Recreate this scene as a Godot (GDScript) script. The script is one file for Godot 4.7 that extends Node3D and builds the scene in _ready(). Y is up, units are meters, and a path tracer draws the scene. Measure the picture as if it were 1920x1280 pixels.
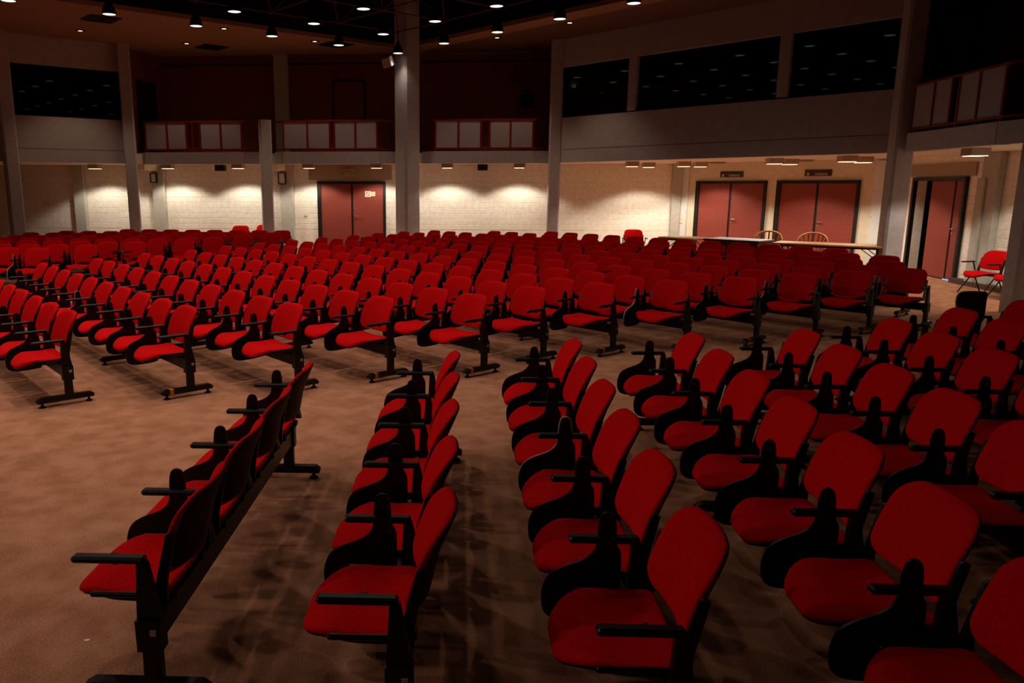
extends Node3D

# ------------------------------------------------------------------ frames
# world: the lens stands over the origin and looks along -z.
# room : a runs along the back wall, h is up, b runs towards the back wall; turned 5.3 degrees from the world.
var ROOM := Basis(Vector3(0.9957, 0, 0.0924), Vector3.UP, Vector3(-0.0924, 0, 0.9957))
const Q := 0.70710678
const SOFFIT := 2.46
const CEIL := 5.53
const ORD := ["first", "second", "third", "fourth", "fifth", "sixth", "seventh", "eighth", "ninth", "tenth", "eleventh", "twelfth", "thirteenth", "fourteenth", "fifteenth", "sixteenth", "seventeenth", "eighteenth", "nineteenth", "twentieth"]

# block, chairs, place of the first chair (x, z), step to the next chair (x, z)
var ROWS := [
	["middle", 7, -3.185, -6.848, -0.3704, -0.4564],
	["middle", 10, -2.212, -7.115, -0.3681, -0.4535],
	["middle", 11, -1.272, -7.292, -0.3768, -0.4644],
	["middle", 12, -0.449, -7.736, -0.3839, -0.4730],
	["middle", 13, 0.480, -7.942, -0.3812, -0.4697],
	["middle", 14, 1.166, -8.562, -0.3778, -0.4656],
	["middle", 15, 1.996, -8.897, -0.3780, -0.4658],
	["middle", 16, 2.901, -9.142, -0.3781, -0.4659],
	["middle", 17, 3.842, -9.477, -0.3826, -0.4715],
	["middle", 18, 4.750, -9.880, -0.3772, -0.4648],
	["middle", 19, 5.612, -10.227, -0.3765, -0.4639],
	["middle", 20, 6.513, -10.507, -0.3730, -0.4596],
	["middle", 19, 6.850, -11.547, -0.3704, -0.4564],
	["middle", 16, 7.339, -12.499, -0.3782, -0.4661],
	["middle", 12, 7.297, -13.958, -0.3875, -0.4775],
	["far", 2, -7.040, -14.144, -0.5843, -0.0821],
	["far", 4, -6.484, -14.888, -0.5843, -0.0821],
	["far", 6, -5.858, -15.701, -0.5843, -0.0821],
	["far", 8, -5.101, -16.408, -0.5843, -0.0821],
	["far", 9, -4.690, -17.168, -0.5843, -0.0821],
	["far", 10, -4.266, -18.105, -0.5843, -0.0821],
	["far", 10, -3.741, -18.830, -0.5843, -0.0821],
	["far", 8, -3.664, -19.725, -0.5843, -0.0821],
	["front", 4, -0.839, -2.843, 0.0267, -0.6124],
	["front", 5, 0.064, -2.567, 0.0267, -0.6124],
	["front", 6, 0.919, -2.387, 0.0267, -0.6124],
	["front", 7, 1.836, -2.013, 0.0267, -0.6124],
	["front", 5, 2.814, -3.409, 0.0267, -0.6124],
	["front", 4, 3.823, -4.509, 0.0267, -0.6124],
	["front", 3, 4.788, -5.710, 0.0267, -0.6124],
	["front", 1, 5.800, -7.420, 0.0267, -0.6124],
]

var M := {}
var taken := {}
var mesh := {}


# ------------------------------------------------------------------ mesh building
class MB:
	var v := PackedVector3Array()
	var n := PackedVector3Array()
	var ix := PackedInt32Array()

	func tri(a: Vector3, b: Vector3, c: Vector3, na := Vector3.ZERO, nb := Vector3.ZERO, nc := Vector3.ZERO) -> void:
		# counter-clockwise seen from outside; stored clockwise for Godot
		var f := (b - a).cross(c - a)
		if f.length_squared() < 1e-16:
			return
		f = f.normalized()
		var k := v.size()
		v.append_array(PackedVector3Array([a, b, c]))
		n.append_array(PackedVector3Array([f if na == Vector3.ZERO else na, f if nb == Vector3.ZERO else nb, f if nc == Vector3.ZERO else nc]))
		ix.append_array(PackedInt32Array([k, k + 2, k + 1]))

	func quad(a: Vector3, b: Vector3, c: Vector3, d: Vector3) -> void:
		tri(a, b, c)
		tri(a, c, d)

	func box(c: Vector3, s: Vector3, ch := 0.0, bs := Basis()) -> void:
		# a box with its edges cut off by ch
		var h := s / 2.0
		var e := minf(ch, minf(h.x, minf(h.y, h.z)) * 0.9)
		var ax := [Vector3.RIGHT, Vector3.UP, Vector3.BACK]
		for i in 3:
			for sg in [-1.0, 1.0]:
				var w: Vector3 = ax[i] * sg
				var p: Vector3 = ax[(i + 1) % 3]
				var q: Vector3 = ax[(i + 2) % 3] * sg
				var hw: float = h[i]
				var hp: float = h[(i + 1) % 3] - e
				var hq: float = h[(i + 2) % 3] - e
				quad(c + bs * (w * hw - p * hp - q * hq), c + bs * (w * hw + p * hp - q * hq), c + bs * (w * hw + p * hp + q * hq), c + bs * (w * hw - p * hp + q * hq))
		if e <= 0.0:
			return
		for i in 3:
			var r: Vector3 = ax[i]
			for s1 in [-1.0, 1.0]:
				for s2 in [-1.0, 1.0]:
					var p: Vector3 = ax[(i + 1) % 3] * s1
					var q: Vector3 = ax[(i + 2) % 3] * s2
					var hp: float = h[(i + 1) % 3]
					var hq: float = h[(i + 2) % 3]
					var hr: float = h[i] - e
					var a1: Vector3 = p * hp + q * (hq - e)
					var a2: Vector3 = p * (hp - e) + q * hq
					if s1 * s2 < 0.0:
						var t := a1
						a1 = a2
						a2 = t
					quad(c + bs * (a1 - r * hr), c + bs * (a2 - r * hr), c + bs * (a2 + r * hr), c + bs * (a1 + r * hr))
		for sx in [-1.0, 1.0]:
			for sy in [-1.0, 1.0]:
				for sz in [-1.0, 1.0]:
					var a := Vector3(sx * h.x, sy * (h.y - e), sz * (h.z - e))
					var b := Vector3(sx * (h.x - e), sy * h.y, sz * (h.z - e))
					var d := Vector3(sx * (h.x - e), sy * (h.y - e), sz * h.z)
					if sx * sy * sz > 0.0:
						tri(c + bs * a, c + bs * b, c + bs * d)
					else:
						tri(c + bs * a, c + bs * d, c + bs * b)

	func prism(poly: PackedVector2Array, z0: float, z1: float, t := Transform3D(), smooth := true) -> void:
		# poly counter-clockwise in x, y, pulled from z0 to z1
		var p := poly
		if Geometry2D.is_polygon_clockwise(p):
			p = PackedVector2Array(poly)
			p.reverse()
		var k := p.size()
		var tr := Geometry2D.triangulate_polygon(p)
		for i in range(0, tr.size(), 3):
			var a := p[tr[i]]
			var b := p[tr[i + 1]]
			var c := p[tr[i + 2]]
			if (b - a).cross(c - a) < 0.0:
				var s := b
				b = c
				c = s
			tri(t * Vector3(a.x, a.y, z1), t * Vector3(b.x, b.y, z1), t * Vector3(c.x, c.y, z1))
			tri(t * Vector3(a.x, a.y, z0), t * Vector3(c.x, c.y, z0), t * Vector3(b.x, b.y, z0))
		var fn := []
		for i in k:
			var e := p[(i + 1) % k] - p[i]
			fn.append(Vector2(e.y, -e.x).normalized())
		for i in k:
			var j := (i + 1) % k
			var f: Vector2 = fn[i]
			var na := f
			var nb := f
			if smooth:
				var pv: Vector2 = fn[(i + k - 1) % k]
				var nx: Vector2 = fn[j]
				if pv.dot(f) > 0.7:
					na = (pv + f).normalized()
				if nx.dot(f) > 0.7:
					nb = (nx + f).normalized()
			var a3 := t.basis * Vector3(na.x, na.y, 0)
			var b3 := t.basis * Vector3(nb.x, nb.y, 0)
			var A := t * Vector3(p[i].x, p[i].y, z0)
			var B := t * Vector3(p[j].x, p[j].y, z0)
			var C := t * Vector3(p[j].x, p[j].y, z1)
			var D := t * Vector3(p[i].x, p[i].y, z1)
			tri(A, B, C, a3, b3, b3)
			tri(A, C, D, a3, b3, a3)

	func lathe(prof: Array, sides := 20, t := Transform3D()) -> void:
		# prof: Vector2(radius, height) from the bottom up the outside
		for i in prof.size() - 1:
			var p: Vector2 = prof[i]
			var q: Vector2 = prof[i + 1]
			var e := q - p
			var nn := Vector2(e.y, -e.x).normalized()
			for s in sides:
				var u := TAU * s / sides
				var w := TAU * (s + 1) / sides
				var cu := Vector3(cos(u), 0, -sin(u))
				var cw := Vector3(cos(w), 0, -sin(w))
				var nu := t.basis * (cu * nn.x + Vector3.UP * nn.y)
				var nw := t.basis * (cw * nn.x + Vector3.UP * nn.y)
				tri(t * (cu * p.x + Vector3.UP * p.y), t * (cw * p.x + Vector3.UP * p.y), t * (cw * q.x + Vector3.UP * q.y), nu, nw, nw)
				tri(t * (cu * p.x + Vector3.UP * p.y), t * (cw * q.x + Vector3.UP * q.y), t * (cu * q.x + Vector3.UP * q.y), nu, nw, nu)

	func tube(path: Array, r: float, sides := 8) -> void:
		var rings := []
		var up := Vector3.UP
		for i in path.size():
			var d: Vector3 = (path[mini(i + 1, path.size() - 1)] - path[maxi(i - 1, 0)])
			d = d.normalized()
			var x := d.cross(Vector3.UP if absf(d.y) < 0.95 else Vector3.RIGHT).normalized()
			var y := x.cross(d)
			var ring := PackedVector3Array()
			for s in sides:
				var u := TAU * s / sides
				ring.append(path[i] + x * cos(u) * r + y * sin(u) * r)
			rings.append(ring)
		for i in rings.size() - 1:
			var p: Vector3 = path[i]
			var q: Vector3 = path[i + 1]
			for s in sides:
				var e := (s + 1) % sides
				var a: Vector3 = rings[i][s]
				var b: Vector3 = rings[i][e]
				var c: Vector3 = rings[i + 1][e]
				var d: Vector3 = rings[i + 1][s]
				tri(a, c, b, (a - p).normalized(), (c - q).normalized(), (b - p).normalized())
				tri(a, d, c, (a - p).normalized(), (d - q).normalized(), (c - q).normalized())
		for s in range(1, sides - 1):
			tri(rings[0][0], rings[0][s], rings[0][s + 1])
			var z: PackedVector3Array = rings[-1]
			tri(z[0], z[s + 1], z[s])

	func loft(rings: Array) -> void:
		# closed rings of one size, joined smoothly; the first and the last may be a point
		var k: int = rings[0].size()
		var acc := []
		for r in rings:
			var z := PackedVector3Array()
			z.resize(k)
			acc.append(z)
		for i in rings.size() - 1:
			for s in k:
				var e := (s + 1) % k
				var a: Vector3 = rings[i][s]
				var b: Vector3 = rings[i][e]
				var c: Vector3 = rings[i + 1][e]
				var d: Vector3 = rings[i + 1][s]
				var f := (c - a).cross(d - b)
				acc[i][s] += f
				acc[i][e] += f
				acc[i + 1][e] += f
				acc[i + 1][s] += f
		for i in [0, rings.size() - 1]:
			if rings[i][0].distance_to(rings[i][k / 2]) < 1e-5:
				var sum := Vector3.ZERO
				for s in k:
					sum += acc[i][s]
				for s in k:
					acc[i][s] = sum
		for i in rings.size() - 1:
			for s in k:
				var e := (s + 1) % k
				var na: Vector3 = acc[i][s].normalized()
				var nb: Vector3 = acc[i][e].normalized()
				var nc: Vector3 = acc[i + 1][e].normalized()
				var nd: Vector3 = acc[i + 1][s].normalized()
				tri(rings[i][s], rings[i][e], rings[i + 1][e], na, nb, nc)
				tri(rings[i][s], rings[i + 1][e], rings[i + 1][s], na, nc, nd)

	func mesh() -> ArrayMesh:
		var a := []
		a.resize(Mesh.ARRAY_MAX)
		a[Mesh.ARRAY_VERTEX] = v
		a[Mesh.ARRAY_NORMAL] = n
		a[Mesh.ARRAY_INDEX] = ix
		var m := ArrayMesh.new()
		m.add_surface_from_arrays(Mesh.PRIMITIVE_TRIANGLES, a)
		return m


func smoothed(pts: Array, per := 4) -> PackedVector2Array:
	# a closed Catmull-Rom curve through pts
	var o := PackedVector2Array()
	var k := pts.size()
	for i in k:
		var p0: Vector2 = pts[(i + k - 1) % k]
		var p1: Vector2 = pts[i]
		var p2: Vector2 = pts[(i + 1) % k]
		var p3: Vector2 = pts[(i + 2) % k]
		for s in per:
			o.append(p1.cubic_interpolate(p2, p0, p3, float(s) / per))
	return o


func rounded(w: float, d: float, r: Array, per := 5) -> PackedVector2Array:
	# rectangle with corner radii r: (+,+), (-,+), (-,-), (+,-)
	var o := PackedVector2Array()
	var cs := [Vector2(1, 1), Vector2(-1, 1), Vector2(-1, -1), Vector2(1, -1)]
	for i in 4:
		var rad: float = r[i]
		var c: Vector2 = cs[i] * Vector2(w / 2 - rad, d / 2 - rad)
		for s in per + 1:
			var u := (i + float(s) / per) * PI / 2
			o.append(c + Vector2(cos(u), sin(u)) * rad)
	var fine := PackedVector2Array()
	for i in o.size():
		var p := o[i]
		var q := o[(i + 1) % o.size()]
		fine.append(p)
		var k := int(p.distance_to(q) / (maxf(w, d) * 0.09))
		for s in k:
			fine.append(p.lerp(q, (s + 1.0) / (k + 1.0)))
	return fine


# ------------------------------------------------------------------ nodes
func numbered(called: String) -> String:
	var k: int = taken.get(called, 0)
	taken[called] = k + 1
	return called if k == 0 else "%s_%03d" % [called, k]


func part(parent: Node, called: String, m: Mesh, mat: Material, t := Transform3D(), label := "") -> MeshInstance3D:
	var o := MeshInstance3D.new()
	o.mesh = m
	o.material_override = mat
	o.name = called
	o.transform = t
	if label:
		o.set_meta("label", label)
	parent.add_child(o, true)
	return o


func thing(called: String, label: String, category: String, t := Transform3D(), group := "") -> Node3D:
	var o := Node3D.new()
	o.name = numbered(called)
	o.transform = t
	add_child(o)
	o.set_meta("label", label)
	o.set_meta("category", category)
	if group:
		o.set_meta("group", group)
	return o


func single(called: String, m: Mesh, mat: Material, t: Transform3D, label: String, category: String, group := "") -> MeshInstance3D:
	var o := part(self, numbered(called), m, mat, t)
	o.set_meta("label", label)
	o.set_meta("category", category)
	if group:
		o.set_meta("group", group)
	return o


func structure(called: String, m: Mesh, mat: Material, label: String, t := Transform3D()) -> MeshInstance3D:
	var o := part(self, called, m, mat, t)
	o.set_meta("kind", "structure")
	o.set_meta("label", label)
	o.set_meta("category", "structure")
	return o


func W(a: float, h: float, b: float) -> Vector3:
	return ROOM * Vector3(a, h, -b)


# frames of the walls: x to the right along the wall, y up, z out into the room
func wall(kind: String, at: float) -> Transform3D:
	var x := Vector3.RIGHT
	var z := Vector3.BACK
	var o := Vector3.ZERO
	match kind:
		"b":
			o = Vector3(0, 0, -at)
		"R":
			x = Vector3(Q, 0, Q)
			z = Vector3(-Q, 0, Q)
			o = -z * at
		"L":
			x = Vector3(Q, 0, -Q)
			z = Vector3(Q, 0, Q)
			o = -z * at
		"a":
			x = Vector3(0, 0, 1)
			z = Vector3(-1, 0, 0)
			o = -z * at
	return Transform3D(ROOM, Vector3.ZERO) * Transform3D(Basis(x, Vector3.UP, z), o)


func at(w: Transform3D, s: float, h: float, d: float) -> Transform3D:
	return w * Transform3D(Basis(), Vector3(s, h, d))


# ------------------------------------------------------------------ materials
func noise_tex(freq: float, c0: Color, c1: Color, seed_ := 1, oct := 4, size := 512, lo := 0.25, hi := 0.75) -> NoiseTexture2D:
	var f := FastNoiseLite.new()
	f.noise_type = FastNoiseLite.TYPE_SIMPLEX_SMOOTH
	f.seed = seed_
	f.frequency = freq
	f.fractal_octaves = oct
	var g := Gradient.new()
	g.offsets = PackedFloat32Array([lo, hi])
	g.colors = PackedColorArray([c0, c1])
	var t := NoiseTexture2D.new()
	t.width = size
	t.height = size
	t.seamless = true
	t.noise = f
	t.color_ramp = g
	return t


func mat(c: Color, rough := 0.8, spec := 0.5, metal := 0.0) -> StandardMaterial3D:
	var m := StandardMaterial3D.new()
	m.albedo_color = c
	m.roughness = rough
	m.metallic_specular = spec
	m.metallic = metal
	return m


func grain(m: StandardMaterial3D, tex: Texture2D, scale_: float, world := true) -> StandardMaterial3D:
	m.albedo_texture = tex
	m.uv1_triplanar = true
	m.uv1_world_triplanar = world
	m.uv1_scale = Vector3.ONE * scale_
	return m


func glow(c: Color, e: float) -> StandardMaterial3D:
	var m := mat(c, 0.4)
	m.emission_enabled = true
	m.emission = c
	m.emission_energy_multiplier = e
	return m


func materials() -> void:
	var W1 := Color(1, 1, 1)
	M.red = grain(mat(Color(0.80, 0.05, 0.065), 0.95, 0.12), noise_tex(0.09, Color(0.86, 0.86, 0.86), W1, 3, 3, 256), 3.0, false)
	M.black = mat(Color(0.035, 0.033, 0.035), 0.42, 0.4)
	M.shell = mat(Color(0.05, 0.02, 0.02), 0.6, 0.3)
	M.ply = grain(mat(Color(0.80, 0.62, 0.45), 0.6), noise_tex(0.05, Color(0.8, 0.75, 0.7), W1, 5), 4.0, false)
	M.tape = mat(Color(0.80, 0.56, 0.06), 0.6)
	M.sticker = mat(Color(0.75, 0.66, 0.6), 0.7)
	M.glide = mat(Color(0.9, 0.9, 0.88), 0.5)
	# carpet: brown pile, trodden and stained
	M.carpet = grain(mat(Color(0.78, 0.56, 0.455), 1.0, 0.1), noise_tex(0.016, Color(0.88, 0.85, 0.82), W1, 8, 6, 1024, 0.2, 0.75), 0.22)
	M.carpet.detail_enabled = true
	M.carpet.detail_blend_mode = BaseMaterial3D.BLEND_MODE_MUL
	M.carpet.detail_albedo = noise_tex(0.15, Color(0.80, 0.78, 0.76), W1, 21, 3, 512, 0.2, 0.8)
	M.carpet.detail_uv_layer = BaseMaterial3D.DETAIL_UV_2
	M.carpet.uv2_triplanar = true
	M.carpet.uv2_world_triplanar = true
	M.carpet.uv2_scale = Vector3.ONE * 1.3
	var plaster := noise_tex(0.02, Color(0.955, 0.955, 0.955), W1, 12, 3)
	M.block = grain(mat(Color(0.95, 0.925, 0.885), 0.75, 0.3), plaster, 0.7)
	M.cream = grain(mat(Color(0.90, 0.85, 0.76), 0.8, 0.3), plaster, 0.5)
	M.grey = grain(mat(Color(0.73, 0.70, 0.71), 0.85, 0.3), plaster, 0.6)
	M.greycol = grain(mat(Color(0.74, 0.73, 0.70), 0.8, 0.3), plaster, 0.6)
	M.pale = mat(Color(0.86, 0.87, 0.87), 0.6, 0.4)
	M.header = mat(Color(0.62, 0.55, 0.46), 0.8)
	M.upper = grain(mat(Color(0.52, 0.29, 0.21), 0.9, 0.2), plaster, 0.5)
	M.ceiling = grain(mat(Color(0.62, 0.48, 0.37), 0.95, 0.2), plaster, 0.5)
	M.ceiling_metal = mat(Color(0.42, 0.30, 0.26), 0.7, 0.4)
	M.dark = mat(Color(0.10, 0.075, 0.075), 0.9, 0.2)
	M.door = grain(mat(Color(0.56, 0.25, 0.21), 0.55, 0.4), noise_tex(0.04, Color(0.9, 0.9, 0.9), W1, 30), 1.0)
	M.frame = mat(Color(0.03, 0.028, 0.028), 0.5)
	M.steel = mat(Color(0.70, 0.68, 0.66), 0.35, 0.5, 0.9)
	M.glass = mat(Color(0.006, 0.005, 0.005), 0.03, 0.32)
	M.rail = mat(Color(0.50, 0.045, 0.07), 0.45, 0.4)
	M.screen = grain(mat(Color(0.70, 0.65, 0.67), 0.8, 0.3), noise_tex(0.2, Color(0.85, 0.85, 0.85), W1, 40, 2, 256), 2.0)
	M.truss = mat(Color(0.36, 0.055, 0.05), 0.5, 0.4)
	M.shade = mat(Color(0.10, 0.085, 0.08), 0.45, 0.4)
	M.lamp = glow(Color(1.0, 0.95, 0.88), 2.2)
	M.slot = glow(Color(1.0, 0.90, 0.72), 2.0)
	M.fixture = mat(Color(0.66, 0.58, 0.50), 0.7)
	M.base = mat(Color(0.30, 0.18, 0.13), 0.8)
	M.wood = grain(mat(Color(0.86, 0.62, 0.36), 0.45, 0.4), noise_tex(0.02, Color(0.82, 0.76, 0.68), W1, 50), 2.0)
	M.desk = mat(Color(0.36, 0.15, 0.11), 0.55)
	M.paper = mat(Color(0.88, 0.90, 0.94), 0.8)
	M.sign = mat(Color(0.22, 0.17, 0.15), 0.5)
	M.letter = mat(Color(0.85, 0.80, 0.72), 0.6)
	M.exit = mat(Color(0.03, 0.12, 0.10), 0.5)
	M.plate = mat(Color(0.90, 0.86, 0.80), 0.5)
	M.marks = mat(Color(0.10, 0.08, 0.08), 0.6)
	M.daylight = glow(Color(0.35, 0.70, 1.0), 1.6)


# ------------------------------------------------------------------ chairs
func chair_meshes() -> void:
	# seat: an outline in (x, u), u forward; rings from the middle out, over the rim and back underneath
	var so := PackedVector2Array()
	for p in rounded(0.49, 0.40, [0.17, 0.17, 0.05, 0.05], 6):
		so.append(Vector2(p.x * (1.0 - 0.10 * maxf(p.y, 0.0) / 0.2), p.y + 0.305))
	var seat_y := func(x: float, u: float) -> float:
		var y := 0.402 - 0.22 * (0.06 - x * x) - 0.008 * sin(clampf((u - 0.1) / 0.26, 0, 1) * PI)
		y -= 2.6 * pow(maxf(u - 0.37, 0.0), 2.0)
		y += 0.35 * pow(maxf(0.16 - u, 0.0), 1.5)
		return y + 0.008
	var rs := []
	for st in [[0.0, 0.0], [0.35, 0.0], [0.65, 0.0], [0.85, 0.0], [0.95, -0.003], [0.99, -0.010], [1.0, -0.019], [0.985, -0.029], [0.94, -0.035], [0.5, -0.036], [0.0, -0.036]]:
		var ring := PackedVector3Array()
		for p in so:
			var q: Vector2 = Vector2(0, 0.30) + (p - Vector2(0, 0.30)) * st[0]
			ring.append(Vector3(q.x, seat_y.call(q.x, q.y) + st[1], -q.y))
		rs.append(ring)
	var b := MB.new()
	b.loft(rs)
	mesh.seat = b.mesh()
	# black pan, side rails and the block that sits on the beam
	b = MB.new()
	rs = []
	for st in [[0.0, -0.034], [0.8, -0.034], [0.93, -0.035], [0.95, -0.043], [0.90, -0.052], [0.0, -0.054]]:
		var ring := PackedVector3Array()
		for p in so:
			var q: Vector2 = Vector2(0, 0.30) + (p - Vector2(0, 0.30)) * st[0]
			ring.append(Vector3(q.x, seat_y.call(q.x, q.y) + st[1], -q.y))
		rs.append(ring)
	b.loft(rs)
	for s in [-1, 1]:
		b.box(Vector3(s * 0.240, 0.385, -0.27), Vector3(0.022, 0.022, 0.24), 0.006)
		b.box(Vector3(s * 0.15, 0.3495, -0.145), Vector3(0.05, 0.031, 0.10), 0.004)
	mesh.pan = b.mesh()
	# back: an outline in (x, v), v up the back
	var bo := PackedVector2Array()
	for p in rounded(0.475, 0.325, [0.095, 0.095, 0.07, 0.07], 7):
		var y := p.y + 0.1625
		y += (0.006 if p.y > 0 else -0.016) * (1.0 - pow(p.x / 0.2375, 2.0))
		bo.append(Vector2(p.x * (1.0 - 0.03 * (y / 0.325)), y))
	var back := func(q: Vector2, off: float) -> Vector3:
		var k := q.y / 0.325
		var u := 0.098 - 0.098 * k + 0.014 * sin(k * PI) + 1.0 * q.x * q.x * (1.0 - 0.2 * k) + off
		return Vector3(q.x, 0.445 + 0.306 * k - off * 0.28, -u)
	var mid := Vector2(0, 0.162)
	rs = []
	for st in [[0.0, 0.0], [0.4, 0.0], [0.7, 0.0], [0.88, -0.001], [0.96, -0.005], [1.0, -0.018], [0.99, -0.030], [0.95, -0.036], [0.5, -0.036], [0.0, -0.036]]:
		var ring := PackedVector3Array()
		for p in bo:
			ring.append(back.call(mid + (p - mid) * st[0], st[1]))
		rs.append(ring)
	b = MB.new()
	b.loft(rs)
	mesh.back = b.mesh()
	rs = []
	for st in [[0.0, -0.035], [0.6, -0.035], [0.91, -0.034], [0.935, -0.037], [0.92, -0.044], [0.6, -0.047], [0.0, -0.047]]:
		var ring := PackedVector3Array()
		for p in bo:
			ring.append(back.call(mid + (p - mid) * st[0], st[1]))
		rs.append(ring)
	b = MB.new()
	b.loft(rs)
	mesh.shell = b.mesh()
	# flat bar that carries the back at one side
	b = MB.new()
	var T := Transform3D(Basis(Vector3.FORWARD, Vector3.UP, Vector3.RIGHT), Vector3.ZERO)   # (u, h) drawn in the side plane
	b.prism(PackedVector2Array([Vector2(0.10, 0.36), Vector2(0.150, 0.36), Vector2(0.142, 0.43), Vector2(0.092, 0.625), Vector2(0.080, 0.632), Vector2(0.058, 0.625), Vector2(0.098, 0.44)]), -0.008, 0.008, T)
	mesh.bracket = b.mesh()
	# arm: bar and tapered post in one
	b = MB.new()
	b.box(Vector3(0, 0.560, -0.277), Vector3(0.044, 0.026, 0.262), 0.008)
	b.prism(PackedVector2Array([Vector2(0.100, 0.338), Vector2(0.186, 0.338), Vector2(0.182, 0.42), Vector2(0.174, 0.552), Vector2(0.142, 0.552), Vector2(0.118, 0.43)]), -0.017, 0.017, T)
	b.lathe([Vector2(0, 0), Vector2(0.022, 0), Vector2(0.022, 0.012), Vector2(0, 0.014)], 12, Transform3D(Basis(Vector3.UP, Vector3.RIGHT, Vector3.FORWARD), Vector3(0.012, 0.552, -0.262)))
	mesh.arm = b.mesh()
	# writing tablet, drawn hanging down; its pivot is at the arm
	var to := smoothed([Vector2(0.205, 0.24), Vector2(0.205, 0.36), Vector2(0.206, 0.49), Vector2(0.224, 0.53), Vector2(0.228, 0.60), Vector2(0.238, 0.645), Vector2(0.262, 0.657), Vector2(0.285, 0.645), Vector2(0.295, 0.60), Vector2(0.298, 0.54), Vector2(0.310, 0.497), Vector2(0.350, 0.462), Vector2(0.42, 0.434), Vector2(0.472, 0.402), Vector2(0.497, 0.35), Vector2(0.501, 0.29), Vector2(0.487, 0.243), Vector2(0.445, 0.218), Vector2(0.36, 0.212), Vector2(0.25, 0.217), Vector2(0.215, 0.224)], 3)
	var tl := PackedVector2Array()
	for p in to:
		tl.append(p - Vector2(0, 0.56))
	b = MB.new()
	b.prism(tl, -0.006, 0.006, T)
	mesh.tablet = b.mesh()
	b = MB.new()
	var k := tl.size()
	var ccw := not Geometry2D.is_polygon_clockwise(tl)
	for i in k:
		var p := tl[i]
		var q := tl[(i + 1) % k]
		var e := (q - p).normalized()
		var nn := Vector2(e.y, -e.x) * (1.0 if ccw else -1.0) * 0.0022
		var A := T * Vector3(p.x + nn.x, p.y + nn.y, -0.0068)
		var B := T * Vector3(q.x + nn.x, q.y + nn.y, -0.0068)
		var C := T * Vector3(q.x + nn.x, q.y + nn.y, 0.0068)
		var D := T * Vector3(p.x + nn.x, p.y + nn.y, 0.0068)
		b.quad(A, B, C, D)
		b.quad(D, C, T * Vector3(q.x - nn.x, q.y - nn.y, 0.0068), T * Vector3(p.x - nn.x, p.y - nn.y, 0.0068))
		b.quad(B, A, T * Vector3(p.x - nn.x, p.y - nn.y, -0.0068), T * Vector3(q.x - nn.x, q.y - nn.y, -0.0068))
	mesh.edge = b.mesh()
	# beam stand
	b = MB.new()
	b.prism(PackedVector2Array([Vector2(0.098, 0.215), Vector2(0.188, 0.215), Vector2(0.190, 0.336), Vector2(0.098, 0.336)]), -0.030, 0.030, T, false)
	b.box(Vector3(0, 0.155, -0.143), Vector3(0.046, 0.16, 0.066), 0.006)
	mesh.pedestal = b.mesh()
	b = MB.new()
	b.prism(PackedVector2Array([Vector2(-0.055, 0.040), Vector2(0.395, 0.040), Vector2(0.412, 0.052), Vector2(0.405, 0.066), Vector2(0.370, 0.086), Vector2(-0.030, 0.086), Vector2(-0.058, 0.066)]), -0.024, 0.024, T, false)
	for u in [0.365, -0.015]:
		b.lathe([Vector2(0, 0.0), Vector2(0.030, 0.0), Vector2(0.030, 0.008), Vector2(0.011, 0.018), Vector2(0.011, 0.042)], 12, Transform3D(Basis(), Vector3(0, 0, -u)))
	mesh.foot = b.mesh()
	b = MB.new()
	b.box(Vector3(0, 0.063, -0.325), Vector3(0.051, 0.049, 0.034))
	mesh.tape = b.mesh()
	b = MB.new()
	b.box(Vector3(0, 0, 0), Vector3(0.006, 0.022, 0.022))
	mesh.sticker = b.mesh()
	b = MB.new()
	b.box(Vector3(0.5, 0.285, -0.143), Vector3(1.0, 0.095, 0.062))
	mesh.beam = b.mesh()


func chair_node() -> Node3D:
	var c := Node3D.new()
	var s := part(c, "seat", mesh.seat, M.red)
	part(s, "seat_pan", mesh.pan, M.black)
	var k := part(c, "backrest", mesh.back, M.red)
	part(k, "back_shell", mesh.shell, M.shell)
	part(c, "bracket", mesh.bracket, M.black, Transform3D(Basis(), Vector3(-0.243, 0, 0)))
	part(c, "bracket", mesh.bracket, M.black, Transform3D(Basis(), Vector3(0.243, 0, 0)))
	return c


func facing(fx: float, fz: float) -> Basis:
	return Basis(Vector3.UP, atan2(-fx, -fz))


const OPEN := {"2/10": 1, "6/9": 1, "9/11": 1, "17/0": 1, "8/3": 2}
const RAISED := {"30/0": 1}
const PLY := {"25/2": 1, "1/4": 1, "15/0": 1, "7/0": 1, "8/2": 1, "9/0": 1, "11/0": 1, "9/3": 1, "10/8": 1, "30/0": 1}

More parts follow.
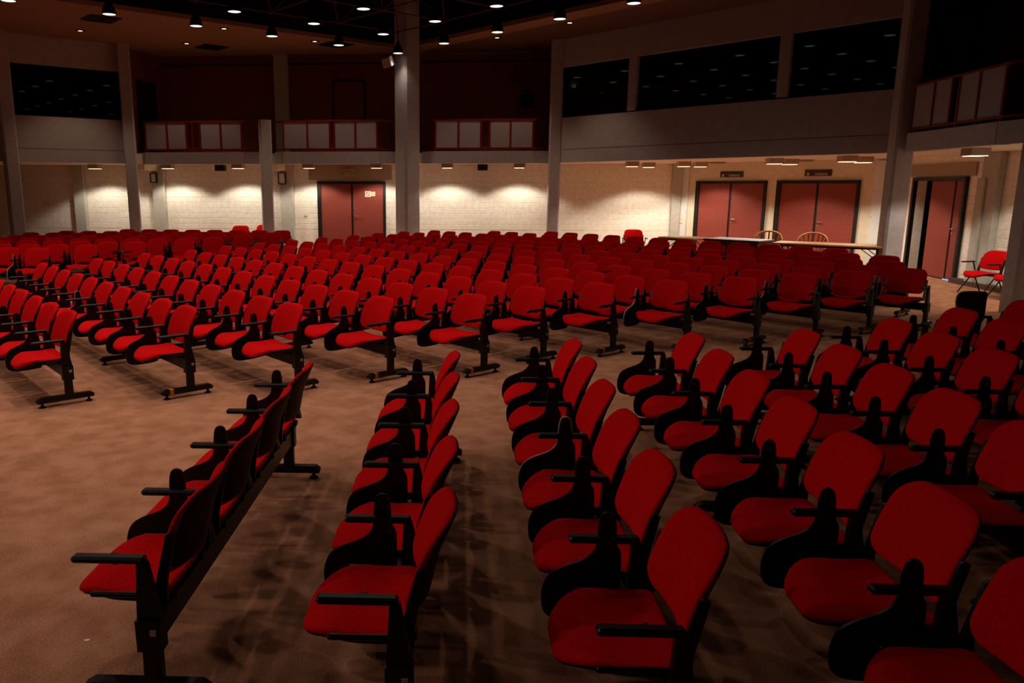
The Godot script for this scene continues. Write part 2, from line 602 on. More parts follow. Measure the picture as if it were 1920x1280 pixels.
func seat_rows() -> void:
	var base := chair_node()
	base.name = "tablet_chair"
	var count := {"middle": 0, "far": 0, "front": 0}
	for r in ROWS.size():
		var row: Array = ROWS[r]
		var block: String = row[0]
		var no: int = count[block]
		count[block] += 1
		var n: int = row[1]
		var step := Vector3(row[4], 0, row[5])
		var pitch := step.length()
		var right := step / pitch
		# right hand = (-fz, fx) of the facing, so the facing is (right.z, -right.x)
		var turn := facing(right.z, -right.x)
		var first := Vector3(row[2], 0, row[3])
		for i in n:
			var c: Node3D = base.duplicate()
			c.name = numbered("tablet_chair")
			c.transform = Transform3D(turn, first + step * i)
			add_child(c)
			part(c, "armrest", mesh.arm, M.black, Transform3D(Basis(), Vector3(pitch / 2, 0, 0)))
			if i == 0:
				part(c, "armrest", mesh.arm, M.black, Transform3D(Basis(), Vector3(-pitch / 2, 0, 0)))
			var key := "%d/%d" % [r, i]
			var tt := Transform3D(Basis(), Vector3(pitch / 2 + 0.024, 0.56, 0))
			if OPEN.has(key):
				tt = Transform3D(Basis(Vector3.FORWARD, deg_to_rad(88.0 if OPEN[key] == 1 else 108.0)), Vector3(pitch / 2 + 0.005, 0.592 if OPEN[key] == 1 else 0.60, 0))
			if RAISED.has(key):
				tt = Transform3D(Basis(Vector3.FORWARD, PI), Vector3(pitch / 2 + 0.024, 0.47, 0))
			var tb := part(c, "writing_tablet", mesh.tablet, M.black, tt)
			if PLY.has(key):
				part(tb, "plywood_edge", mesh.edge, M.ply)
			var from := i
			var words := "red padded chair, %s from the aisle in the %s row of the %s block"
			if block == "front":
				from = n - 1 - i
				words = "red padded chair, %s from the far aisle in the %s row of the %s block"
			c.set_meta("label", words % [ORD[from], ORD[no], block])
			c.set_meta("category", "chair")
			c.set_meta("group", "red chairs of the %s block" % block)
		# the beam under the row and its stands
		var f := thing("seat_stand", "black steel beam on T-shaped stands under the %s row of the %s block" % [ORD[no], block], "seat stand", Transform3D(turn, first), "steel beams under the chairs")
		var x0 := -pitch / 2
		var x1 := pitch * (n - 1) + pitch * (0.15 if block == "front" else 0.4)
		if n == 1:
			x1 = pitch / 2
		part(f, "beam", mesh.beam, M.black, Transform3D(Basis.from_scale(Vector3(x1 - x0, 1, 1)), Vector3(x0, 0, 0)))
		var xs := [x0]
		var lead: int = [4, 3, 4, 3, 4, 3, 2, 4][r % 8]
		var x := x0 + lead * pitch
		while x < x1 - pitch * 0.9:
			xs.append(x)
			x += 4.0 * pitch
		xs.append(x1)
		for j in xs.size():
			var p := part(f, "pedestal", mesh.pedestal, M.black, Transform3D(Basis(), Vector3(xs[j], 0, 0)))
			part(p, "foot", mesh.foot, M.black)
			if j == 0 and block == "middle" and no > 0:
				part(p, "tape", mesh.tape, M.tape, Transform3D(), "yellow tape round the foot")
			if j == 0:
				part(p, "sticker", mesh.sticker, M.sticker, Transform3D(Basis(), Vector3(-0.032, 0.292, -0.125)))
	base.free()


# ------------------------------------------------------------------ lamps
func pendants() -> void:
	var b := MB.new()
	b.lathe([Vector2(0.128, 0.0), Vector2(0.136, 0.008), Vector2(0.128, 0.06), Vector2(0.108, 0.13), Vector2(0.078, 0.19), Vector2(0.048, 0.23), Vector2(0.040, 0.27), Vector2(0.030, 0.30), Vector2(0, 0.30)], 24)
	b.lathe([Vector2(0.120, 0.012), Vector2(0.128, 0.0)], 24)
	var shade := b.mesh()
	b = MB.new()
	b.lathe([Vector2(0, 0.006), Vector2(0.124, 0.008), Vector2(0.124, 0.02), Vector2(0, 0.022)], 24)
	var disc := b.mesh()
	b = MB.new()
	b.tube([Vector3(0, 0.29, 0), Vector3(0, 0.50, 0)], 0.012, 6)
	var rod := b.mesh()
	for j in 7:
		for i in 9:
			var R := 12.70 - 1.785 * i
			var L := 16.50 - 1.785 * j
			var a := (R - L) * Q
			var bb := (R + L) * Q
			var from := "%s along in the %s line" % [ORD[i], ORD[j]]
			var o := thing("pendant_lamp", "bell-shaped dark pendant lamp, lit, %s from the thick pillar" % from, "lamp", Transform3D(ROOM, W(a, 5.15, bb)), "pendant lamps under the roof grid")
			part(o, "shade", shade, M.shade)
			part(o, "lamp_glass", disc, M.lamp, Transform3D(), "glowing white lamp face")
			part(o, "rod", rod, M.shade)
			var s := SpotLight3D.new()
			s.name = "lamp_beam"
			s.light_color = Color(1.0, 0.91, 0.82)
			s.light_energy = PENDANT[i] * (0.5 if j < 2 and i > 2 else 1.0)
			s.spot_angle = 62.0
			s.spot_angle_attenuation = 1.0
			s.spot_range = 30.0
			s.spot_attenuation = 2.0
			s.light_size = 0.06
			s.shadow_enabled = true
			s.rotation_degrees.x = -90
			s.position = Vector3(0, -0.07, 0)
			o.add_child(s)


# the lines of lamps nearer the stage burn brighter than those over the back rows
const PENDANT := [0.65, 0.65, 0.75, 1.1, 2.0, 2.6, 2.6, 2.4, 2.2]
const WALLWASH := 2.4

const THEATRE := 8.0

func theatre_lamps() -> void:
	# lamps that hang over the stage side of the hall, out of the picture, and shine across the front rows
	var b := MB.new()
	var turn := Transform3D(Basis(Vector3.RIGHT, Vector3.FORWARD, Vector3.UP), Vector3.ZERO)
	b.lathe([Vector2(0, -0.40), Vector2(0.16, -0.40), Vector2(0.22, -0.28), Vector2(0.22, 0.0), Vector2(0.24, 0.03), Vector2(0.21, 0.03), Vector2(0.20, -0.02), Vector2(0, -0.02)], 20, turn)
	var can := b.mesh()
	b = MB.new()
	b.lathe([Vector2(0, -0.018), Vector2(0.19, -0.018), Vector2(0.19, -0.008), Vector2(0, -0.004)], 20, turn)
	var lens := b.mesh()
	b = MB.new()
	b.tube([Vector3(0, 0.0, 0), Vector3(0, 1.5, 0)], 0.02, 6)
	var pole := b.mesh()
	var spots := [[Vector3(-7.2, 4.6, -1.6), Vector3(1.2, 0.5, -3.8)], [Vector3(-7.6, 4.6, -3.8), Vector3(2.2, 0.5, -5.6)]]
	for i in spots.size():
		var o := thing("theatre_lamp", "%s black theatre lamp hanging on the stage side of the hall" % ORD[i], "lamp", Transform3D(Basis(), spots[i][0]), "theatre lamps on the stage side")
		var aim := Transform3D(Basis(), spots[i][0]).looking_at(spots[i][1], Vector3.UP).basis
		part(o, "body", can, M.black, Transform3D(aim, Vector3.ZERO))
		part(o, "lamp_lens", lens, M.lamp, Transform3D(aim, Vector3.ZERO))
		part(o, "hanger", pole, M.black, Transform3D(Basis(), aim.z * 0.2))
		var s := SpotLight3D.new()
		s.name = "stage_beam"
		s.light_color = Color(1.0, 0.90, 0.80)
		s.light_energy = THEATRE
		s.spot_angle = 24.0
		s.spot_angle_attenuation = 0.7
		s.spot_range = 40.0
		s.spot_attenuation = 2.0
		s.light_size = 0.19
		s.shadow_enabled = true
		s.transform = Transform3D(aim, -aim.z * 0.22)
		o.add_child(s)


func wall_lights() -> void:
	var b := MB.new()
	# a square box open below, with the light face set inside
	for s in [-1, 1]:
		b.box(Vector3(s * 0.145, 0.06, 0), Vector3(0.012, 0.12, 0.30))
		b.box(Vector3(0, 0.06, s * 0.145), Vector3(0.278, 0.12, 0.012))
	b.box(Vector3(0, 0.112, 0), Vector3(0.278, 0.016, 0.278))
	var case := b.mesh()
	b = MB.new()
	b.box(Vector3(0, 0.002, 0), Vector3(0.26, 0.024, 0.26))
	var face := b.mesh()
	var places := [[-11.55, 21.75, "over the white wall beside the faceted pillar"], [-9.42, 21.80, "over the white wall, first from the framed panel"], [-7.38, 21.80, "over the white wall beside the slim pillar"], [-5.36, 21.80, "left of the red double door under the balcony"], [-3.46, 21.80, "right of the red double door under the balcony"], [-1.50, 21.80, "over the white wall just past the thick pillar"], [0.46, 21.80, "over the white wall near the corner pillar"],
		[3.27, 20.6, "over the blank white wall, nearer the hall"], [3.84, 21.5, "over the blank white wall, close to it"], [4.57, 20.7, "by the panel with switches, nearer the hall"], [5.06, 21.04, "by the panel with switches, nearer the doors"], [6.04, 18.45, "between the two cafeteria signs, nearer the hall"], [6.54, 18.94, "between the two cafeteria signs, nearer the doors"], [6.99, 16.99, "past the second cafeteria sign, nearer the hall"], [7.56, 17.6, "past the second cafeteria sign, nearer the doors"], [7.72, 13.9, "above the half-open door at the side wall"], [8.2, 12.6, "above the pair of loose red chairs"]]
	for p in places:
		var o := thing("ceiling_light", "square box light under the gallery, %s" % p[2], "lamp", Transform3D(ROOM, W(p[0], 2.34, p[1])), "box lights under the galleries")
		part(o, "housing", case, M.fixture)
		part(o, "light_face", face, M.slot, Transform3D(), "glowing warm light face")
		var s := SpotLight3D.new()
		s.name = "wall_wash"
		s.light_color = Color(1.0, 0.945, 0.85)
		s.light_energy = WALLWASH
		s.spot_angle = 66.0
		s.spot_angle_attenuation = 0.25
		s.spot_range = 30.0
		s.spot_attenuation = 2.0
		s.light_size = 0.10
		s.shadow_enabled = true
		s.rotation_degrees.x = -90
		s.position = Vector3(0, -0.115, 0)
		o.add_child(s)


# ------------------------------------------------------------------ the hall
func slab(poly: Array, h0: float, h1: float) -> ArrayMesh:
	# poly in (a, b); a plate between two heights
	var p := PackedVector2Array()
	for q in poly:
		p.append(q)
	var m := MB.new()
	m.prism(p, h0, h1, Transform3D(ROOM * Basis(Vector3.RIGHT, Vector3.FORWARD, Vector3.UP), Vector3.ZERO), false)
	return m.mesh()


func rl(R: float, L: float) -> Vector2:
	return Vector2((R - L) * Q, (R + L) * Q)


func box_at(w: Transform3D, s0: float, s1: float, h0: float, h1: float, d0: float, d1: float, ch := 0.0) -> ArrayMesh:
	var m := MB.new()
	m.box(w * Vector3((s0 + s1) / 2, (h0 + h1) / 2, (d0 + d1) / 2), Vector3(s1 - s0, h1 - h0, d1 - d0), ch, w.basis)
	return m.mesh()


var block_mesh := {}

func blocks(on: Node3D, w: Transform3D, s0: float, s1: float, h0: float, h1: float, holes: Array) -> void:
	# painted concrete blocks in running bond, each a little proud of the bed behind
	var ch := 0.152
	var lw := 0.46
	var n := int(round((h1 - h0) / ch))
	for r in n:
		var y0 := h0 + r * ch
		var cuts := [s0]
		var x := s0 + (lw if r % 2 == 0 else lw / 2)
		while x < s1 - 0.06:
			cuts.append(x)
			x += lw
		cuts.append(s1)
		for i in cuts.size() - 1:
			var a: float = cuts[i]
			var b: float = cuts[i + 1]
			for hole in holes:
				if y0 < hole[2] - 0.02 and b > hole[0] and a < hole[1]:
					if a < hole[0]:
						b = minf(b, hole[0])
					elif b > hole[1]:
						a = maxf(a, hole[1])
					else:
						b = a
			if b - a < 0.05:
				continue
			var len := snappedf(b - a, 0.02)
			if not block_mesh.has(len):
				var m := MB.new()
				m.box(Vector3.ZERO, Vector3(len - 0.003, ch - 0.004, 0.03), 0.007)
				block_mesh[len] = m.mesh()
			var jig := 0.0012 * sin(a * 37.0 + r * 11.0)
			part(on, "block", block_mesh[len], M.block, w * Transform3D(Basis(), Vector3((a + b) / 2, y0 + ch / 2, -0.009 + jig)))


func pillar(called: String, a: float, b: float, half: float, turn: float, h1: float, label: String, m: Material = null) -> void:
	var p := PackedVector2Array()
	var c := half * 0.22
	for q in [Vector2(half, half - c), Vector2(half - c, half), Vector2(-half + c, half), Vector2(-half, half - c), Vector2(-half, -half + c), Vector2(-half + c, -half), Vector2(half - c, -half), Vector2(half, -half + c)]:
		p.append(q)
	var k := MB.new()
	k.prism(p, 0.0, h1, Transform3D(Basis(Vector3.RIGHT, Vector3.FORWARD, Vector3.UP), Vector3.ZERO), false)
	var o := part(self, numbered(called), k.mesh(), m if m else M.grey, Transform3D(ROOM * Basis(Vector3.UP, deg_to_rad(turn)), W(a, 0, b)))
	o.set_meta("label", label)
	o.set_meta("category", "pillar")
	o.set_meta("kind", "structure")


func shell() -> void:
	structure("floor", slab([Vector2(-22, -8), Vector2(13, -8), Vector2(13, 28), Vector2(-22, 28)], -0.2, 0.0), M.carpet, "brown carpeted floor of the hall")
	# galleries: one slab round the hall at the height of the soffit
	structure("ceiling_gallery", slab([Vector2(-22, 9.6), Vector2(-9.83, 21.75), Vector2(1.35, 21.75), Vector2(7.45, 15.62), Vector2(7.45, 2), Vector2(9.3, 2), Vector2(9.3, 18.9), Vector2(5.0, 23.3), Vector2(-22, 23.3)], SOFFIT, 2.74), M.cream, "cream soffit under the galleries")
	# main ceiling, in two strips round the roof opening
	structure("ceiling", slab([rl(-14, 17.75), rl(24, 17.75), rl(24, 31), rl(-14, 31)], CEIL, CEIL + 0.10), M.ceiling, "brown ceiling over the galleries")
	structure("ceiling_side", slab([rl(14.42, -14), rl(24, -14), rl(24, 17.75), rl(14.42, 17.75)], CEIL, CEIL + 0.10), M.ceiling_metal, "dark ribbed ceiling along the window wall")
	structure("ceiling_border", slab([rl(13.8, -14), rl(14.42, -14), rl(14.42, 17.75), rl(13.8, 17.75)], CEIL, CEIL + 0.10), M.ceiling, "brown border strip along the roof opening")
	structure("ceiling_roof", slab([rl(-14, -14), rl(15, -14), rl(15, 19), rl(-14, 19)], 7.2, 7.4), M.dark, "black roof above the lamp grid")
	structure("wall_coffer", slab([rl(-14, 17.75), rl(13.8, 17.75), rl(13.8, 17.95), rl(-14, 17.95)], CEIL + 0.10, 7.2), M.dark, "dark upright edge of the roof opening, longer side")
	structure("wall_coffer_001", slab([rl(13.8, -14), rl(14.0, -14), rl(14.0, 17.95), rl(13.8, 17.95)], CEIL + 0.10, 7.2), M.dark, "dark upright edge of the roof opening, window side")
	# walls that close the hall outside the picture
	structure("wall_left", slab([Vector2(-22, -8), Vector2(-21.8, -8), Vector2(-21.8, 28), Vector2(-22, 28)], 0, 7.2), M.upper, "wall beyond the far block")
	structure("wall_front", slab([Vector2(-22, -8.2), Vector2(12, -8.2), Vector2(12, -8), Vector2(-22, -8)], 0, 7.2), M.upper, "wall behind the onlooker")

	# --- back wall, ground floor
	var B := wall("b", 22.6)
	var spans := [[-21.5, -12.66, "white block wall left of the grey rib under the short gallery"], [-12.32, -10.22, "white block wall between the first grey ribs"], [-9.86, -6.38, "white block wall of the first balcony bay"], [-6.01, -2.4, "white block wall round the red double door"], [-2.4, 1.46, "white block wall right of the thick pillar"], [1.46, 4.69, "blank white block wall beside the cafeteria doors"]]
	for i in spans.size():
		var s: Array = spans[i]
		var w0: float = s[0]
		var w1: float = s[1]
		var o := structure("wall_back" if i == 0 else "wall_back_%03d" % i, box_at(B, w0, w1, 0.0, SOFFIT, -0.2, 0.0), M.block, s[2])
		var hole := []
		if i == 3:
			hole = [[-5.32, -3.33, 2.0]]
		blocks(o, B, maxf(w0, -15.2), w1, 0.16 + 0.152 * 3, SOFFIT - 0.02, hole)
	for p in [[-12.66, -12.32], [-10.22, -9.86], [-6.38, -6.01], [4.69, 4.93]]:
		structure(numbered("trim_rib"), box_at(B, p[0], p[1], 0.0, SOFFIT, -0.2, 0.16, 0.01), M.greycol, "grey painted rib of the back wall")
	# beams from the front pillars to the ribs
	for p in [[-10.3, -10.02], [-6.46, -6.2]]:
		structure(numbered("beam_cross"), box_at(B, p[0], p[1], 2.29, SOFFIT, 0.16, 1.0), M.cream, "short beam under the balcony soffit")
	double_door(B, -5.32, -3.33, 1.99, 0.0, "door_1", "red double door with no-smoking signs under the balcony")
	structure("trim_door", box_at(B, -5.56, -3.15, 2.03, 2.42, 0.0, 0.05), M.header, "brown board over the red double door")

	# --- cafeteria wall
	var C := wall("R", 19.46)
	structure("wall_right", box_at(C, -12.6, -6.6, 0, SOFFIT, -0.2, 0.0), M.cream, "cream wall with the cafeteria doors")
	double_door(C, -11.98, -9.99, 1.99, 0.0, "door_2", "red cafeteria door nearer the white wall")
	double_door(C, -9.73, -7.75, 1.99, 0.0, "door_3", "red cafeteria door nearer the grey pillar")
	panel(C, -12.50, -12.22, 0.05, 2.44, "pale wall panel with switches beside the cafeteria door")
	panel(C, -7.46, -7.20, 0.05, 2.42, "pale screwed panel right of the cafeteria doors")

	# --- side wall with the half-open door
	var D := wall("a", 8.95)
	var sw := structure("wall_side", box_at(D, -16.2, 8.2, 0, SOFFIT, -0.2, 0.0), M.block, "white block wall with the half-open door")
	part(sw, "wall_end", box_at(D, -18.8, -18.1, 0, SOFFIT, -0.2, 0.0), M.block)
	part(sw, "wall_over_door", box_at(D, -18.1, -16.2, 1.97, SOFFIT, -0.2, 0.0), M.block)
	# the closed, unlit lobby behind the half-open door
	var lb := structure("wall_lobby", box_at(D, -22.2, -15.4, 0, SOFFIT, -3.4, -3.2), M.upper, "unlit lobby behind the half-open side door")
	part(lb, "wall_cheek", box_at(D, -22.2, -22.0, 0, SOFFIT, -3.2, -0.2), M.upper)
	part(lb, "wall_cheek", box_at(D, -15.6, -15.4, 0, SOFFIT, -3.2, -0.2), M.upper)
	part(lb, "wall_cheek", box_at(D, -22.0, -18.8, 0, SOFFIT, -0.4, -0.2), M.upper)
	part(lb, "lobby_ceiling", box_at(D, -22.2, -15.4, SOFFIT, SOFFIT + 0.1, -3.4, -0.2), M.upper)
	blocks(sw, D, -16.10, -15.64, 0.16, SOFFIT - 0.02, [])
	blocks(sw, D, -15.10, -13.2, 0.16, SOFFIT - 0.02, [])
	structure(numbered("trim_rib"), box_at(D, -15.62, -15.11, 0, SOFFIT, 0.0, 0.12, 0.01), M.greycol, "grey rib of the side wall by the loose chairs")
	structure(numbered("trim_rib"), box_at(D, -15.64, -15.42, 0, 2.0, 0.12, 0.17, 0.01), M.greycol, "narrow grey casing beside the side wall rib")
	structure("trim_side", box_at(D, -18.4, -15.95, 2.05, 2.30, 0.0, 0.04), M.header, "brown board over the half-open side door")
	structure("baseboard_side", box_at(D, -16.12, -12.8, 0, 0.09, 0.0, 0.185), M.base, "brown baseboard of the side wall")
	side_door(D)

	# --- gallery front over the cafeteria: parapet, dark glass, wall above
	var RF := wall("R", 16.1)
	window_wall(RF, -14.2, -5.75, [[-14.07, -11.92], [-11.69, -8.25], [-8.02, -5.86]], "wall_gallery", "window wall over the cafeteria")
	var LF := wall("L", 22.085)
	window_wall(LF, 1.0, 7.66, [[1.2, 4.55], [4.88, 7.63]], "wall_gallery_001", "window wall of the short gallery at the left")
	# --- balconies of the back side
	var F := wall("b", 21.5)
	balcony(F, -10.17, -6.60, -9.93, -7.11, [-9.90, -9.27, -8.72, -8.55, -8.33, -7.75, -7.16], "first balcony at the back")
	balcony(F, -6.27, -2.87, -5.98, -3.33, [-5.98, -5.31, -4.69, -4.57, -3.99, -3.39], "balcony over the red double door")
	balcony(F, -2.18, 1.24, -1.85, 0.82, [-1.81, -1.18, -0.58, -0.35, 0.20, 0.80], "balcony right of the thick pillar")
	var AF := wall("a", 7.19)
	balcony(AF, -15.25, -11.6, -15.10, -12.50, [-15.08, -14.43, -13.90, -13.69, -13.15, -12.52], "balcony of the side wall")
	# --- upper walls behind the balconies
	var U := wall("b", 23.0)
	structure("wall_upper", box_at(U, -10.3, 1.5, 2.74, CEIL, -0.2, 0.0), M.upper, "red-brown upper wall behind the balconies")
	structure("trim_upper", box_at(U, -9.95, 1.4, 5.26, 5.29, 0.0, 0.02), M.dark, "thin dark line near the top of the upper wall")
	structure("wall_upper_end", slab([Vector2(-10.4, 21.5), Vector2(-10.2, 21.5), Vector2(-10.0, 23.0), Vector2(-10.2, 23.0)], 2.74, CEIL), M.upper, "end wall of the first balcony")
	structure("wall_upper_end_001", slab([Vector2(1.28, 21.6), Vector2(1.48, 21.6), Vector2(1.48, 23.0), Vector2(1.28, 23.0)], 2.74, CEIL), M.upper, "end wall of the balcony by the window wall")
	structure("wall_upper_side", box_at(wall("a", 9.2), -20.0, 8.2, 2.74, CEIL, -0.2, 0.0), M.upper, "dark upper wall behind the side balcony")
	structure("wall_upper_side_001", slab([Vector2(7.3, 15.7), Vector2(9.2, 17.4), Vector2(9.1, 17.6), Vector2(7.2, 15.9)], 2.74, CEIL), M.upper, "dark end wall of the side balcony")
	structure("trim_rib_upper", box_at(U, -6.56, -6.17, 2.74, CEIL, 0.0, 0.18, 0.01), M.greycol, "grey rib on the upper wall")
	upper_door(U)

	# --- pillars
	pillar("pillar_slim", -10.07, 20.93, 0.15, 22.0, CEIL, "slim grey pillar at the end of the first balcony")
	pillar("pillar_slim", -6.42, 21.3, 0.155, 25.0, 3.60, "slim grey pillar that ends at the balcony rail")
	pillar("pillar_thick", -2.53, 21.25, 0.255, 45.0, CEIL + 1.2, "thick grey pillar rising to the roof grid")
	pillar("pillar_corner", 1.37, 21.38, 0.155, 0.0, CEIL, "grey corner pillar at the window wall")
	pillar("pillar_side", 7.26, 15.42, 0.17, 0.0, CEIL, "grey pillar between cafeteria doors and side door")
	pillar("pillar_side", 7.645, 12.2, 0.17, 0.0, SOFFIT, "grey pillar in front of the loose red chairs")
	var LP := rl(4.72, 21.95)
	pillar("pillar_slim", LP.x, LP.y, 0.16, 45.0, CEIL, "slim grey pillar at the left end of the short gallery")


func panel(w: Transform3D, s0: float, s1: float, h0: float, h1: float, label: String) -> void:
	var o := structure(numbered("trim_panel"), box_at(w, s0, s1, h0, h1, 0.0, 0.06, 0.006), M.pale, label)
	var m := MB.new()
	m.lathe([Vector2(0, 0), Vector2(0.010, 0), Vector2(0.008, 0.004), Vector2(0, 0.005)], 8, Transform3D(Basis(Vector3.RIGHT, Vector3.BACK, Vector3.DOWN), Vector3.ZERO))
	var screw := m.mesh()
	for h in [0.5, 1.15, 1.75, 2.36]:
		for s in [s0 + 0.02, s1 - 0.02]:
			part(o, "screw", screw, M.marks, at(w, s, h, 0.06))


func handle_mesh() -> ArrayMesh:
	if not mesh.has("handle"):
		var m := MB.new()
		m.lathe([Vector2(0, 0), Vector2(0.025, 0), Vector2(0.025, 0.008), Vector2(0, 0.01)], 12, Transform3D(Basis(Vector3.RIGHT, Vector3.BACK, Vector3.DOWN), Vector3.ZERO))
		m.lathe([Vector2(0, 0), Vector2(0.023, 0), Vector2(0.023, 0.008), Vector2(0, 0.01)], 12, Transform3D(Basis(Vector3.RIGHT, Vector3.BACK, Vector3.DOWN), Vector3(0, -0.09, 0)))
		m.tube([Vector3(0, 0, 0), Vector3(0, 0, 0.045), Vector3(0.012, 0, 0.055), Vector3(0.125, 0, 0.055)], 0.010, 8)
		mesh.handle = m.mesh()
	return mesh.handle


func double_door(w: Transform3D, s0: float, s1: float, top: float, d: float, called: String, label: String) -> void:
	var o := structure(called, null, null, label)
	var m := MB.new()
	for k in [[s0, s0 + 0.11, 0.0, top], [s1 - 0.07, s1, 0.0, top], [s0, s1, top - 0.07, top]]:
		m.box(w * Vector3((k[0] + k[1]) / 2, (k[2] + k[3]) / 2, d + 0.02), Vector3(k[1] - k[0], k[3] - k[2], 0.08), 0.0, w.basis)
	o.mesh = m.mesh()
	o.material_override = M.frame
	var mid := (s0 + s1) / 2 + 0.02
	part(o, "door_gap", box_at(w, mid - 0.03, mid + 0.03, 0, top - 0.07, d, d + 0.012), M.frame)
	part(o, "door_leaf", box_at(w, s0 + 0.11, mid - 0.03, 0.01, top - 0.07, d, d + 0.03, 0.003), M.door)
	part(o, "door_leaf", box_at(w, mid + 0.03, s1 - 0.07, 0.01, top - 0.07, d, d + 0.03, 0.003), M.door)
	part(o, "door_handle", handle_mesh(), M.steel, at(w, mid + 0.075, 1.0, d + 0.03), "steel lever handle")


func side_door(w: Transform3D) -> void:
	# one leaf stands open; the room behind is dark
	var o := structure("door_4", null, null, "half-open red double door in the side wall")
	var m := MB.new()
	for k in [[-18.18, -18.10, 0.0, 2.03], [-16.25, -16.18, 0.0, 2.03], [-18.18, -16.18, 1.96, 2.03]]:
		m.box(w * Vector3((k[0] + k[1]) / 2, (k[2] + k[3]) / 2, 0.03), Vector3(k[1] - k[0], k[3] - k[2], 0.08), 0.0, w.basis)
	o.mesh = m.mesh()
	o.material_override = M.frame
	part(o, "door_leaf", box_at(w, -17.44, -16.60, 0.02, 1.96, 0.0, 0.03, 0.003), M.door)
	part(o, "door_gap", box_at(w, -16.60, -16.53, 0.0, 1.96, 0.0, 0.012), M.frame)
	part(o, "door_leaf", box_at(w, -16.53, -16.25, 0.02, 1.96, 0.0, 0.03, 0.003), M.door)
	part(o, "door_handle", handle_mesh(), M.steel, at(w, -16.50, 1.02, 0.03), "steel lever handle")
	part(o, "daylight_slit", box_at(w, -16.62, -16.27, 0.002, 0.018, 0.03, 0.036), M.daylight, Transform3D(), "strip of blue daylight under the door")


func upper_door(w: Transform3D) -> void:
	var o := structure("door_5", box_at(w, -4.90, -3.94, 2.74, 4.83, 0.0, 0.04), M.frame, "dark brown door on the balcony over the red double door")
	part(o, "door_leaf", box_at(w, -4.83, -4.0, 2.74, 4.77, 0.04, 0.06), M.upper)
	var o2 := structure("door_6", slab([Vector2(-10.16, 21.75), Vector2(-10.14, 21.75), Vector2(-10.02, 22.7), Vector2(-10.04, 22.7)], 2.74, 4.75), M.frame, "black door in the end wall of the first balcony")
	o2.set_meta("kind", "structure")


func window_wall(w: Transform3D, s0: float, s1: float, wins: Array, called: String, label: String) -> void:
	var o := structure(called, box_at(w, s0, s1, SOFFIT, 2.785, -0.25, 0.0), M.grey, "grey parapet and wall of the %s" % label)
	part(o, "groove", box_at(w, s0, s1, 2.785, 2.797, -0.25, -0.012), M.dark)
	part(o, "parapet", box_at(w, s0, s1, 2.797, 3.595, -0.25, 0.0), M.grey)
	part(o, "sill", box_at(w, s0, s1, 3.595, 3.625, -0.25, -0.02), M.dark)
	part(o, "upper_wall", box_at(w, s0, s1, 4.85, CEIL, -0.25, 0.0), M.grey)
	var x := s0
	for k in wins.size() + 1:
		var e: float = s1 if k == wins.size() else wins[k][0]
		if e - x > 0.02:
			part(o, "mullion", box_at(w, x, e, 3.625, 4.85, -0.25, 0.0), M.grey)
		if k < wins.size():
			x = wins[k][1]
	for k in wins.size():
		var g := structure("window_%d" % (taken.get("pane_no", 0) + 1), box_at(w, wins[k][0], wins[k][1], 3.625, 4.85, -0.20, -0.10), M.glass, "dark glass pane %s of the %s" % [["nearest the corner pillar", "in the middle", "at the end"][k], label])
		numbered("pane_no")
		g.set_meta("category", "window")


func balcony(w: Transform3D, s0: float, s1: float, m0: float, m1: float, posts: Array, label: String) -> void:
	# front plate that juts out in the middle, with a gap line at each bend
	var o := structure(numbered("wall_balcony"), null, null, "grey front edge of the %s" % label)
	var back := 0.16
	o.mesh = box_at(w, m0, m1, SOFFIT - 0.01, 2.775, -0.2, 0.0)
	o.material_override = M.grey
	var eb := MB.new()
	eb.quad(w * Vector3(s0, SOFFIT - 0.01, -back), w * Vector3(m0 - 0.012, SOFFIT - 0.01, -0.004), w * Vector3(m0 - 0.012, 2.775, -0.004), w * Vector3(s0, 2.775, -back))
	eb.quad(w * Vector3(s0, 2.775, -back), w * Vector3(m0 - 0.012, 2.775, -0.004), w * Vector3(m0 - 0.012, 2.775, -0.25), w * Vector3(s0, 2.775, -0.25))
	part(o, "end_plate", eb.mesh(), M.grey)
	eb = MB.new()
	eb.quad(w * Vector3(m1 + 0.012, SOFFIT - 0.01, -0.004), w * Vector3(s1, SOFFIT - 0.01, -back), w * Vector3(s1, 2.775, -back), w * Vector3(m1 + 0.012, 2.775, -0.004))
	eb.quad(w * Vector3(m1 + 0.012, 2.775, -0.004), w * Vector3(s1, 2.775, -back), w * Vector3(s1, 2.775, -0.25), w * Vector3(m1 + 0.012, 2.775, -0.25))
	part(o, "end_plate", eb.mesh(), M.grey)
	# railing
	var r := thing("railing", "dark red steel railing with pale mesh panels on the %s" % label, "railing", Transform3D(), "balcony railings")
	var y0 := 2.845
	var y1 := 3.585
	var d := -0.04
	for h in [[y0, "bottom_rail"], [y1, "top_rail"]]:
		part(r, h[1], box_at(w, m0 - 0.02, m1 + 0.06, h[0] - 0.022, h[0] + 0.022, d - 0.03, d + 0.012, 0.004), M.rail)
		for e in [[m0, s0], [m1 + 0.04, s1]]:
			var t := MB.new()
			var A := w * Vector3(e[0], h[0], d)
			var Z := w * Vector3(e[1], h[0], d - 0.42)
			var dir := (Z - A).normalized()
			t.box((A + Z) / 2, Vector3(A.distance_to(Z), 0.04, 0.035), 0.0, Basis(dir, Vector3.UP, dir.cross(Vector3.UP)))
			part(r, "return_rail", t.mesh(), M.rail)
	for s in posts:
		part(r, "post", box_at(w, s - 0.024, s + 0.024, y0 - 0.07, y1, d - 0.03, d + 0.010, 0.004), M.rail)
	for i in posts.size() - 1:
		var g: float = posts[i + 1] - posts[i]
		if g > 0.4:
			part(r, "mesh_panel", box_at(w, posts[i] + 0.024, posts[i + 1] - 0.024, y0 + 0.022, y1 - 0.022, d - 0.018, d - 0.008), M.screen)


